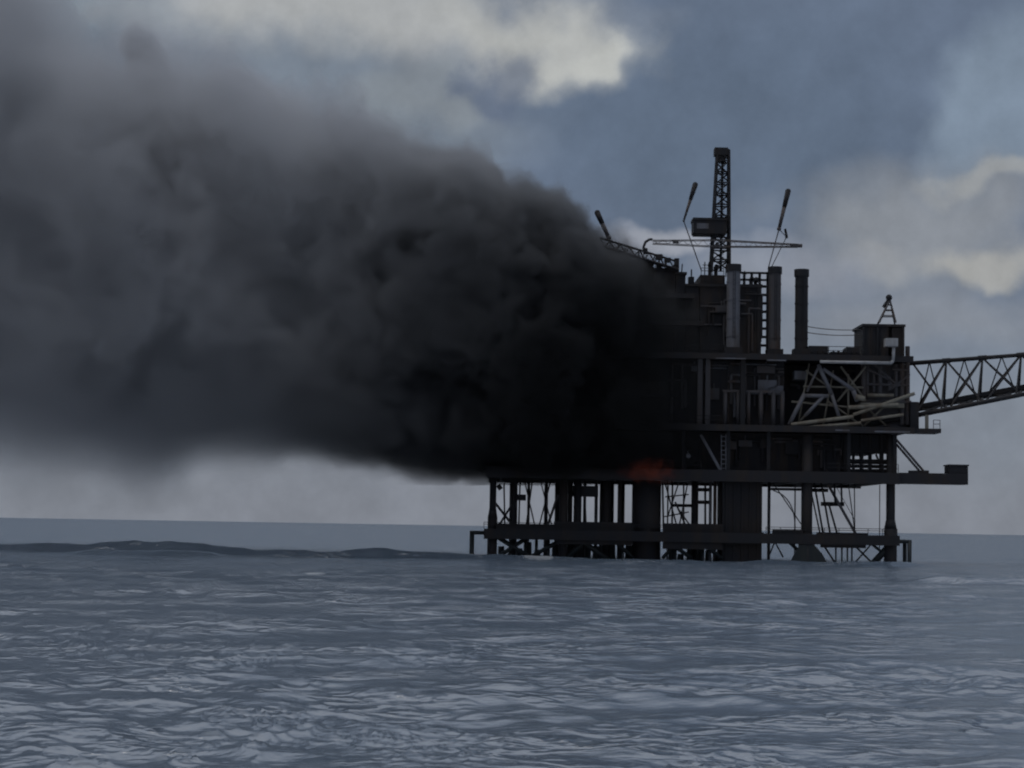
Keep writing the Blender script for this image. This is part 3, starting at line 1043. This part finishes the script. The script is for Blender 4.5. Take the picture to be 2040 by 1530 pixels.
# --- lattice crane tower
cr = thing('tower_crane', (xx(1434, YF + 5), YF + 5, zl(541, 1420)), 'tall narrow lattice tower with dark cabin and long thin level boom on the roof', 'crane')
YC = YF + 5
def cpt(px, py, dy): return at(px, py, YC + dy)
mb = MB()
zb, zt = at(1434, 541, YC).z, at(1437, 300, YC).z
xb = at(1434, 541, YC).x
hb, ht = 18 / 15.7, 11.5 / 15.7
xt = xb + 0.25
cor = lambda t, s, u: Vector((xb + (xt - xb) * t + s * (hb + (ht - hb) * t), YC + u * (hb + (ht - hb) * t), zb + (zt - zb) * t))
for s in (-1, 1):
    for u in (-1, 1):
        mb.tube(cor(0, s, u), cor(1, s, u), 0.17, 0.15, n=8)
nb = 11
for k in range(nb):
    t0, t1 = k / nb, (k + 1) / nb
    for (s, u), (s2, u2) in ((((-1), -1), (1, -1)), ((1, -1), (1, 1)), ((1, 1), (-1, 1)), ((-1, 1), (-1, -1))):
        mb.tube(cor(t1, s, u), cor(t1, s2, u2), 0.10, n=6)
        if k % 2: mb.tube(cor(t0, s, u), cor(t1, s2, u2), 0.10, n=6)
        else: mb.tube(cor(t0, s2, u2), cor(t1, s, u), 0.10, n=6)
mb.build('tower', M_DARK, cr)
mb = MB()
mb.beam((xb + .1, YC, zb), (xb + .2, YC, zt - 1), 0.3)
for k in range(40):
    zz = zb + (zt - 1 - zb) * k / 40
    mb.beam((xb - .25, YC - .2, zz), (xb + .5, YC - .2, zz), 0.05)
mb.build('ladder', M_DARK, cr)
mb = MB()
c = at(1436, 303, YC)
mb.box(c.x - 0.85, c.x + 0.85, YC - .85, YC + .85, c.z - .5, c.z + .45)
mb.box(c.x - 0.6, c.x + 0.6, YC - .6, YC + .6, c.z - 1.3, c.z - .5)
mb.build('head', M_DARK, cr)
mb = MB()
a_, b_ = at(1378, 468, YC), at(1445, 440, YC)
mb.box(a_.x + .1, b_.x, YC - 1.6, YC + 1.6, a_.z + .15, b_.z - .2)
mb.box(a_.x, b_.x + .05, YC - 1.75, YC + 1.75, b_.z - .2, b_.z + .1)
mb.box(a_.x + .25, b_.x, YC - 1.65, YC + 1.65, a_.z, a_.z + .15)
cab = mb.build('cabin', M_DARK, cr)
mb = MB()
mb.box(a_.x + .5, a_.x + 2.0, YC - 1.63, YC - 1.602, a_.z + .6, b_.z - .6)
mb.build('window', M_GREY, cab)
mb = MB()
mb.tube((at(1418, 468, YC).x, YC, a_.z), (at(1418, 530, YC).x, YC, zb), 0.16)
mb.build('support_post', M_DARK, cr)
mb = MB()
P0, P1, P2 = (1296, 492), (1430, 489), (1597, 490)
def bl(px, dz, dy):
    z0 = at(1430, 491, YC).z
    s = abs(px - 1430) / 167
    return Vector((at(px, 491, YC - 3).x, YC - 3 + dy, z0 + dz * (1.05 - .75 * s) - (0.15 if px > 1430 else 0.0)))
for dy in (-.5, .5):
    for dz in (-.45, .35):
        mb.tube(bl(1300, dz, dy), bl(1430, dz, dy), 0.055, n=6)
        mb.tube(bl(1430, dz, dy), bl(1590, dz, dy), 0.065, n=6)
for k in range(29):
    px = 1300 + 10 * k
    mb.tube(bl(px, -.45 if k % 2 else .35, -.5), bl(px + 10, .35 if k % 2 else -.45, -.5), 0.03, n=5)
mb.tube(bl(1574, 0, 0), bl(1598, 0, 0), 0.24)
mb.tube(bl(1340, .1, 0), bl(1352, .1, 0), 0.2)
mb.beam(bl(1430, 0, 0), bl(1430, 0, 3), .3)
mb.build('boom', M_MID, cr)

# --- leaning poles
def pole(top, bot, foot, Yy, r0, r1, lab, name='vent_pole'):
    o = thing(name, at(foot[0], foot[1], Yy), lab, 'pole', 'leaning poles on the platform top')
    t_, b_ = at(top[0], top[1], Yy), at(bot[0], bot[1], Yy)
    q = t_.lerp(b_, 0.42)
    mb = MB(); mb.tube(q, b_, (r0 + r1) * .45, r1); mb.ball(b_, r1 * 1.3)
    mb.build('shaft', M_MID, o, True)
    mb = MB(); mb.tube(t_, q, r0, (r0 + r1) * .5); mb.ball(t_, r0)
    mb.build('head', M_DARK, o, True)
    mb = MB(); mb.path([b_, at(foot[0], foot[1], Yy)], 0.07)
    mb.build('stay', M_MID, o)
    return o


pole((1385, 368), (1362, 440), (1398, 541), YF + 6, 0.36, 0.12, 'thin leaning pole with a dark fat tip, left of the tower')
pole((1570, 381), (1552, 456), (1530, 536), YF + 3.35, 0.36, 0.22, 'dark leaning pole tilting right, above the middle stack')
pole((1190, 424), (1213, 474), (1222, 530), YF + 4, 0.38, 0.26, 'short dark pole leaning left at the edge of the smoke')
mb = MB()
c = at(1564, 456, YF + 3.4)
mb.tube(c, at(1567, 470, YF + 3.4), 0.16); mb.ball(at(1567, 472, YF + 3.4), 0.2)
mb.tube(at(1567, 472, YF + 3.4), at(1553, 458, YF + 3.35), 0.05)
mb.tube(at(1567, 472, YF + 3.4), at(1535, 536, YF + 3.4), 0.05)
o = mb.build('hook_block', M_DARK, None)
tag(o, 'small dark hook block hanging below the pole above the middle stack', 'hook')

# --- sloping truss and stepped roof of the left side, at the smoke edge
lf = thing('accommodation_module', (xx(1290), YF + 6, Z_UP1), 'dark stepped module at the left of the upper deck, mostly lost in smoke', 'module')
mb = MB()
for p0, p1, pt in ((1180, 1240, 486), (1241, 1300, 506), (1301, 1345, 520), (1346, 1366, 528), (1367, 1395, 552)):
    mb.box(xx(p0), xx(p1), YF + 3.4, YB - 4, Z_UP1, zl(pt + 12, (p0 + p1) / 2))
lw_ = mb.build('wall', M_WALL, lf)
mb = MB()
for p0, p1, pt in ((1180, 1240, 486), (1241, 1300, 506), (1301, 1345, 520), (1346, 1366, 528), (1367, 1395, 552)):
    z = zl(pt + 12, (p0 + p1) / 2)
    mb.box(xx(p0) - .1, xx(p1) + .15, YF + 3.1, YB - 3.7, z, z + .3)
mb.build('roof', M_DECK, lf)
prs = random.Random(4)
for k in range(12):
    px = 1186 + 17 * k + prs.uniform(-5, 5)
    pt = np.interp(px, (1180, 1240, 1300, 1345, 1395), (486, 496, 513, 524, 552)) + 14
    mb = MB()
    x = xx(px, YF + 4)
    z = zl(pt, px)
    if k % 2:
        mb.box(x - .35, x + .35, YF + 3.8, YF + 5, z - .6, z + prs.uniform(.5, 1.3))
        mb.tube((x, YF + 4, z), (x, YF + 4, z + 1.6), .1)
        mb.build('roof_vent', M_DARK, lf)
    else:
        mb.beam((x, YF + 3.5, z - .5), (x + prs.uniform(-.6, .6), YF + 3.5, z + prs.uniform(.9, 1.8)), .14)
        mb.build('post', M_DARK, lf)
sb = thing('sloping_truss', at(1210, 476, YF + 2), 'dark truss sloping down to the right along the smoke edge', 'truss')
mb = MB()
for dz, dy in ((0, 0), (-1.0, -.4), (-1.0, .6)):
    mb.tube(at(1196, 474, YF + 2) + Vector((0, dy, dz)), at(1352, 522, YF + 2) + Vector((0, dy, dz)), 0.14)
mb.build('chord', M_DARK, sb)
mb = MB()
for k in range(16):
    a_ = at(1196 + 156 * k / 16, 474 + 48 * k / 16, YF + 2); b_ = at(1196 + 156 * (k + 1) / 16, 474 + 48 * (k + 1) / 16, YF + 2)
    dn = Vector((0, -.4, -1.0))
    mb.tube(a_ + (dn if k % 2 else Vector()), b_ + (Vector() if k % 2 else dn), 0.09, n=6)
mb.build('lattice', M_DARK, sb)
mb = MB()
for px, py, w_, h_ in ((1313, 512, 14, 10), (1348, 522, 9, 14), (1330, 518, 12, 8), (1286, 500, 8, 10)):
    a_ = at(px, py, YF + 2)
    mb.box(a_.x - w_ / 32, a_.x + w_ / 32, YF + 1.6, YF + 2.8, a_.z - h_ / 32, a_.z + h_ / 32)
mb.build('winch', M_DARK, sb)
mb = MB()
mb.path([at(1284, 506, YF + 2), at(1282, 492, YF + 2), at(1286, 482, YF + 2), at(1294, 477, YF + 2), at(1300, 477, YF + 2)], 0.16)
o = mb.build('davit', M_DARK)
tag(o, 'small curved davit arm standing on the sloping truss', 'davit')

# --- right-hand cabin with small derrick
cb = thing('winch_house', (xx(1760), YF + 3, Z_UP1), 'dark square winch house at the right end of the upper deck', 'cabin')
mb = MB()
clad(mb, xx(1722), xx(1772), YF + 1.2, YF + 8, Z_UP1, zl(649, 1750), 0.8)
mb.box(xx(1772), xx(1780), YF + 3, YF + 7, Z_UP1, zl(690, 1780))
mb.box(xx(1780), xx(1803), YF + 1.4, YF + 7.8, zl(712, 1790), zl(651, 1790))
mb.box(xx(1772), xx(1780), YF + 2.0, YF + 7.8, zl(676, 1776), zl(651, 1776))
mb.build('wall', M_WALL, cb)
mb = MB()
mb.box(xx(1719), xx(1806), YF + 0.9, YF + 8.3, zl(649, 1760), zl(644, 1760))
mb.build('roof', M_DARK, cb)
for px in (1722, 1750, 1802):
    mb = MB()
    x = xx(px)
    mb.box(x - .12, x + .12, YF + .9, YF + 1.15, Z_UP1, zl(650, px))
    mb.build('post', M_DARK, cb)
dk = thing('small_derrick', at(1768, 644, YF + 4), 'small pointed derrick frame on the winch house roof', 'derrick')
apex = at(1773, 597, YF + 4)
mb = MB()
for px, dy, r in ((1748, -1.2, .13), (1752, 1.2, .13), (1782, -1, .1), (1786, 1.2, .1)):
    mb.tube(at(px, 644, YF + 4) + Vector((0, dy, 0)), apex, r)
for t in (.3, .55, .78):
    pts = [(at(px, 644, YF + 4) + Vector((0, dy, 0))).lerp(apex, t) for px, dy in ((1748, -1.2), (1782, -1), (1786, 1.2), (1752, 1.2))]
    for i in range(4): mb.tube(pts[i], pts[(i + 1) % 4], .07)
mb.build('frame', M_MID, dk)
mb = MB()
mb.ball(at(1771, 593, YF + 4), 0.42); mb.tube(at(1771, 600, YF + 4), at(1771, 587, YF + 4), .2)
mb.tube(at(1771, 596, YF + 4), at(1760, 612, YF + 4), .22)
mb.build('sheave', M_DARK, dk)

# --- low equipment on the upper deck between stack and winch house
for i, (p0, p1, py, lab) in enumerate(((1612, 1650, 688, 'low dark skid next to the black stack, widest of three'),
                                       (1655, 1685, 700, 'flattest of three low dark skids, between two taller ones'),
                                       (1687, 1713, 691, 'short dark skid nearest the winch house'))):
    o = thing('equipment_skid', (xx((p0 + p1) / 2), YF + 2, Z_UP1), lab, 'skid', 'equipment skids on the upper deck')
    mb = MB()
    mb.box(xx(p0), xx(p1), YF + .6, YF + 3.5, Z_UP1 + .3, zl(py, (p0 + p1) / 2))
    for k in range(3):
        x = xx(p0) + (xx(p1) - xx(p0)) * (k + .5) / 3
        mb.tube((x, YF + .7, Z_UP1 + .5), (x, YF + .3, Z_UP1 + .5), .18)
    mb.build('tank', M_DARK, o)
    mb = MB()
    mb.box(xx(p0) - .1, xx(p1) + .1, YF + .4, YF + 3.7, Z_UP1 + .05, Z_UP1 + .3)
    mb.build('base', M_DECK, o)
for (pa, pb), lab in ((((1606, 650), (1722, 656)), 'upper thin wire from the black stack to the winch house'), (((1606, 662), (1722, 666)), 'lower thin wire from the black stack to the winch house')):
    mb = MB()
    pts = []
    for k in range(9):
        t = k / 8
        p = at(pa[0] + (pb[0] - pa[0]) * t, pa[1] + (pb[1] - pa[1]) * t, YF + 2)
        p.z -= .25 * 4 * t * (1 - t)
        pts.append(p)
    mb.path(pts, 0.05)
    o = mb.build('cable', M_MID)
    tag(o, lab, 'cable', 'cables strung to the winch house')

# ------------------------------------------------------------------ smoke
YS = 262.0
TOP = [(1460, 680), (1420, 640), (1390, 590), (1340, 574), (1280, 545), (1220, 512), (1180, 484), (1140, 446), (1090, 415), (1040, 402), (990, 392), (960, 350), (925, 312), (870, 292),
       (800, 284), (745, 258), (715, 236), (690, 262), (655, 222), (625, 250), (580, 215), (530, 165), (480, 140), (430, 158), (380, 150), (335, 124), (295, 100), (265, 84), (235, 84), (180, 92), (120, 70), (60, -20), (0, -110), (-100, -180), (-250, -160), (-450, -280), (-700, -400)]
BOT = [(1460, 800), (1420, 880), (1390, 925), (1340, 948), (1280, 955), (1200, 955), (1100, 953), (980, 950), (900, 950), (800, 948), (720, 940), (650, 928), (600, 926), (540, 932), (480, 940), (420, 950), (370, 965), (330, 1000), (280, 1008), (230, 995), (180, 985), (100, 990), (0, 1000), (-100, 1000), (-250, 960), (-450, 920), (-700, 880)]
PUFFS = [(272, 88, 42, 42, 0.7), (290, 140, 42, 60, 0.7), (322, 200, 60, 65, 0.5), (470, 190, 100, 80, 0.7), (655, 232, 28, 30, 0.7), (690, 285, 60, 60, 0.5), (890, 335, 80, 62, 0.5), (1090, 425, 85, 42, 0.45)]
X0, X1 = at(-700, 700, YS).x, at(1460, 700, YS).x
ZLO, ZHI = -2.0, 110.0


def prof(pts):
    q = [((at(px, 700, YS).x - X0) / (X1 - X0), (at(px, py, YS).z - ZLO) / (ZHI - ZLO)) for px, py in pts]
    return sorted(q)


PT, PB = prof(TOP), prof(BOT)
HW = [(0.0, 0.85), (0.35, 0.75), (0.6, 0.62), (0.8, 0.46), (0.9, 0.36), (1.0, 0.22)]       # half depth / 40 m
HWM = 40.0
YCEN = lambda u: 0.0
sm = bpy.data.materials.new('smoke')
sm.use_nodes = True
nt = NT(sm.node_tree)
for nd in list(sm.node_tree.nodes):
    sm.node_tree.nodes.remove(nd)
tc = nt.n('ShaderNodeTexCoord')
OB = tc.outputs['Object']
nA_ = nt.noise(OB, 0.06, 3, 0.5)
vs = nt.n('ShaderNodeVectorMath', operation='SUBTRACT')
nt.link(nA_.outputs['Color'], vs.inputs[0]); vs.inputs[1].default_value = (0.5, 0.5, 0.5)
vm = nt.n('ShaderNodeVectorMath', operation='MULTIPLY_ADD')
nt.link(vs.outputs[0], vm.inputs[0]); vm.inputs[1].default_value = (14, 12, 10); nt.link(OB, vm.inputs[2])
sp = nt.n('ShaderNodeSeparateXYZ'); nt.link(vm.outputs[0], sp.inputs[0])
px_, py_, pz_ = sp.outputs
so_ = nt.n('ShaderNodeSeparateXYZ'); nt.link(OB, so_.inputs[0])
U = nt.math('DIVIDE', nt.math('SUBTRACT', px_, X0), X1 - X0, clamp=True)
U0 = nt.math('DIVIDE', nt.math('SUBTRACT', so_.outputs[0], X0), X1 - X0, clamp=True)
ct = nt.math('MULTIPLY_ADD', nt.curve(U, PT), ZHI - ZLO, ZLO)
cb_ = nt.math('MULTIPLY_ADD', nt.curve(U0, PB), ZHI - ZLO, ZLO)
hw_ = nt.math('MULTIPLY', nt.curve(U, HW), HWM)
vw = nt.n('ShaderNodeVectorMath', operation='MULTIPLY_ADD')
nt.link(vs.outputs[0], vw.inputs[0]); vw.inputs[1].default_value = (5, 5, 5); nt.link(OB, vw.inputs[2])
mid = nt.math('MULTIPLY', nt.math('ADD', ct, cb_), 0.5)
half = nt.math('MULTIPLY', nt.math('SUBTRACT', ct, cb_), 0.5)
ycen = nt.ramp(U0, 0.55, 0.85, YS, 256.0)
# the underside stays flat, the top billows: blend the warped and plain heights
lowf = nt.ramp(nt.math('DIVIDE', nt.math('SUBTRACT', so_.outputs[2], mid), half), -0.9, -0.3)
zz_ = nt.math('ADD', so_.outputs[2], nt.math('MULTIPLY', nt.math('SUBTRACT', pz_, so_.outputs[2]), lowf))
v = nt.math('DIVIDE', nt.math('SUBTRACT', zz_, mid), half)
wv = nt.math('DIVIDE', nt.math('SUBTRACT', py_, ycen), hw_)
v2 = nt.math('MULTIPLY', v, v)
w2_ = nt.math('MULTIPLY', wv, wv)
rr = nt.math('POWER', nt.math('ADD', nt.math('MULTIPLY', v2, v2), nt.math('MULTIPLY', w2_, w2_)), 0.25)
nB_ = nt.noise(vm.outputs[0], 0.085, 6, 0.62)
edge = nt.math('MULTIPLY_ADD', nt.math('SUBTRACT', nB_.outputs[0], 0.52), nt.ramp(lowf, 0, 1, 0.75, 1.6), rr)
inner = nt.curve(U0, [(0, 0.66), (0.45, 0.78), (0.7, 0.86), (0.85, 0.88), (1, 0.6)])
sharp = nt.curve(U0, [(0, 0.25), (0.4, 0.42), (0.55, 0.66), (0.7, 0.84), (1, 0.93)])
inner = nt.math('ADD', sharp, nt.math('MULTIPLY', nt.math('SUBTRACT', inner, sharp), lowf))
body = nt.ramp(edge, 1.02, inner)
D = nt.curve(U0, [(0, 0.09), (0.33, 0.13), (0.5, 0.17), (0.62, 0.2), (0.75, 0.45), (0.83, 0.75), (0.87, 0.5), (0.91, 0.3), (0.95, 0.16), (0.975, 0.04), (1.0, 0.0)])
dens = nt.math('MULTIPLY', nt.math('MULTIPLY', body, D), nt.ramp(nB_.outputs[0], 0.33, 0.67, 0.22, 1.7))
# single puffs curling up from the top of the plume
for px, py, rx, ry, dd in PUFFS:
    c_ = at(px, py, YS)
    sv = nt.n('ShaderNodeVectorMath', operation='SUBTRACT')
    nt.link(vw.outputs[0], sv.inputs[0]); sv.inputs[1].default_value = tuple(c_)
    dv = nt.n('ShaderNodeVectorMath', operation='DIVIDE')
    nt.link(sv.outputs[0], dv.inputs[0]); dv.inputs[1].default_value = (rx / 15.3, max(rx, ry) / 15.3, ry / 15.3)
    lv = nt.n('ShaderNodeVectorMath', operation='LENGTH'); nt.link(dv.outputs[0], lv.inputs[0])
    pe = nt.math('MULTIPLY_ADD', nt.math('SUBTRACT', nB_.outputs[0], 0.5), 1.7, lv.outputs['Value'])
    dens = nt.math('ADD', dens, nt.ramp(pe, 1.0, 0.55, 0, dd))
# soot is blackest by the fire and thins to grey with distance
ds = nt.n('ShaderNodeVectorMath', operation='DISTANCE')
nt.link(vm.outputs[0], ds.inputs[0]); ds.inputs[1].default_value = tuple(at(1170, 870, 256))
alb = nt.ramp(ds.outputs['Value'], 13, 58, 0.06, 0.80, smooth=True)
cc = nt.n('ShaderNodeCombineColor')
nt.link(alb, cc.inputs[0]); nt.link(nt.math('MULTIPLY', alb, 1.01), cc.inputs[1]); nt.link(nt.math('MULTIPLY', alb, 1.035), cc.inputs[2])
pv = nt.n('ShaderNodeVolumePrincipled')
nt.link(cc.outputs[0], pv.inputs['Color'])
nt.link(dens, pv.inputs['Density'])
pv.inputs['Anisotropy'].default_value = 0.1
pv.inputs['Absorption Color'].default_value = (0, 0, 0, 1)
mo = nt.n('ShaderNodeOutputMaterial')
nt.link(pv.outputs[0], mo.inputs['Volume'])
sm.cycles.volume_step_rate = 0.19

mb = MB()
ux = sorted(set([p[0] for p in PT] + [p[0] for p in PB] + [i / 60 for i in range(61)]))
NS = 28
rings = []
for u in ux:
    zt_ = np.interp(u, [p[0] for p in PT], [p[1] for p in PT]) * (ZHI - ZLO) + ZLO
    zb_ = np.interp(u, [p[0] for p in PB], [p[1] for p in PB]) * (ZHI - ZLO) + ZLO
    h_ = np.interp(u, [p[0] for p in HW], [p[1] for p in HW]) * HWM
    x = X0 + (X1 - X0) * u
    for px, py, rx, ry, dd in PUFFS:
        c_ = at(px, py, YS)
        q_ = 1 - ((x - c_.x) / (rx / 15.3 * 1.15)) ** 2
        if q_ > 0: zt_ = max(zt_, c_.z + ry / 15.3 * 1.15 * q_ ** .5)
    m_, hf = (zt_ + zb_) / 2, (zt_ - zb_) / 2
    sg = lambda q: math.copysign(abs(q) ** 0.5, q)
    yc = np.interp(u, [0.55, 0.85], [YS, 256.0])
    rings.append([(x, yc + sg(math.cos(2 * PI * k / NS)) * h_ * 1.05, m_ + sg(math.sin(2 * PI * k / NS)) * (hf * 1.03 + (3.5 if k < NS / 2 else 0.6))) for k in range(NS)])
for r_g in rings: mb.v += r_g
for i in range(len(rings) - 1):
    for k in range(NS):
        a_, b_ = i * NS, (i + 1) * NS
        mb.f.append((a_ + k, a_ + (k + 1) % NS, b_ + (k + 1) % NS, b_ + k))
mb.f.append(tuple(range(NS))[::-1])
mb.f.append(tuple((len(rings) - 1) * NS + k for k in range(NS)))
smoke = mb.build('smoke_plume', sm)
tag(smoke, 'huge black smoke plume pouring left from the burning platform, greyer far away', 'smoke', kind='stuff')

# ------------------------------------------------------------------ fire
fm = bpy.data.materials.new('flame')
fm.use_nodes = True
nt = NT(fm.node_tree)
for nd in list(fm.node_tree.nodes):
    fm.node_tree.nodes.remove(nd)
tc = nt.n('ShaderNodeTexCoord')
fc = at(1292, 938, YF - 2.0)
vs = nt.n('ShaderNodeVectorMath', operation='DIVIDE')
nt.link(tc.outputs['Object'], vs.inputs[0]); vs.inputs[1].default_value = (4.8, 1.6, 1.9)
ln = nt.n('ShaderNodeVectorMath', operation='LENGTH'); nt.link(vs.outputs[0], ln.inputs[0])
nz = nt.noise(tc.outputs['Object'], 0.9, 3, 0.6)
e_ = nt.math('MULTIPLY_ADD', nt.math('SUBTRACT', nz.outputs[0], 0.5), 2.0, ln.outputs['Value'])
fd = nt.ramp(e_, 0.95, 0.1)
pv = nt.n('ShaderNodeVolumePrincipled')
pv.inputs['Color'].default_value = (0.05, 0.05, 0.05, 1)
nt.link(nt.math('MULTIPLY', fd, 0.15), pv.inputs['Density'])
pv.inputs['Emission Color'].default_value = (1.0, 0.22, 0.13, 1)
nt.link(nt.math('MULTIPLY', fd, 0.015), pv.inputs['Emission Strength'])
mo = nt.n('ShaderNodeOutputMaterial')
nt.link(pv.outputs[0], mo.inputs['Volume'])
fm.cycles.volume_step_rate = 0.5
fl = MB()
fl.ball((0, 0, 0), 1.0, 16, 10)
fl.v = [(x * 4.7, y * 1.5, z * 1.85) for x, y, z in fl.v]
flame = fl.build('flame', fm)
flame.location = fc
tag(flame, 'dull red flame glowing under the smoke at the cellar deck edge', 'fire')

# ------------------------------------------------------------------ render settings
S.view_settings.view_transform = 'Standard'
S.view_settings.look = 'None'
S.view_settings.exposure = 0
S.view_settings.gamma = 1
S.view_settings.use_curve_mapping = False
cy = S.cycles
cy.use_denoising = True
cy.max_bounces = 6
cy.diffuse_bounces = 2
cy.glossy_bounces = 3
cy.volume_bounces = 2
cy.transparent_max_bounces = 8
cy.volume_max_steps = 256
cy.filter_width = 2.1
cy.use_adaptive_sampling = True
cy.adaptive_threshold = 0.05
cy.adaptive_min_samples = 16
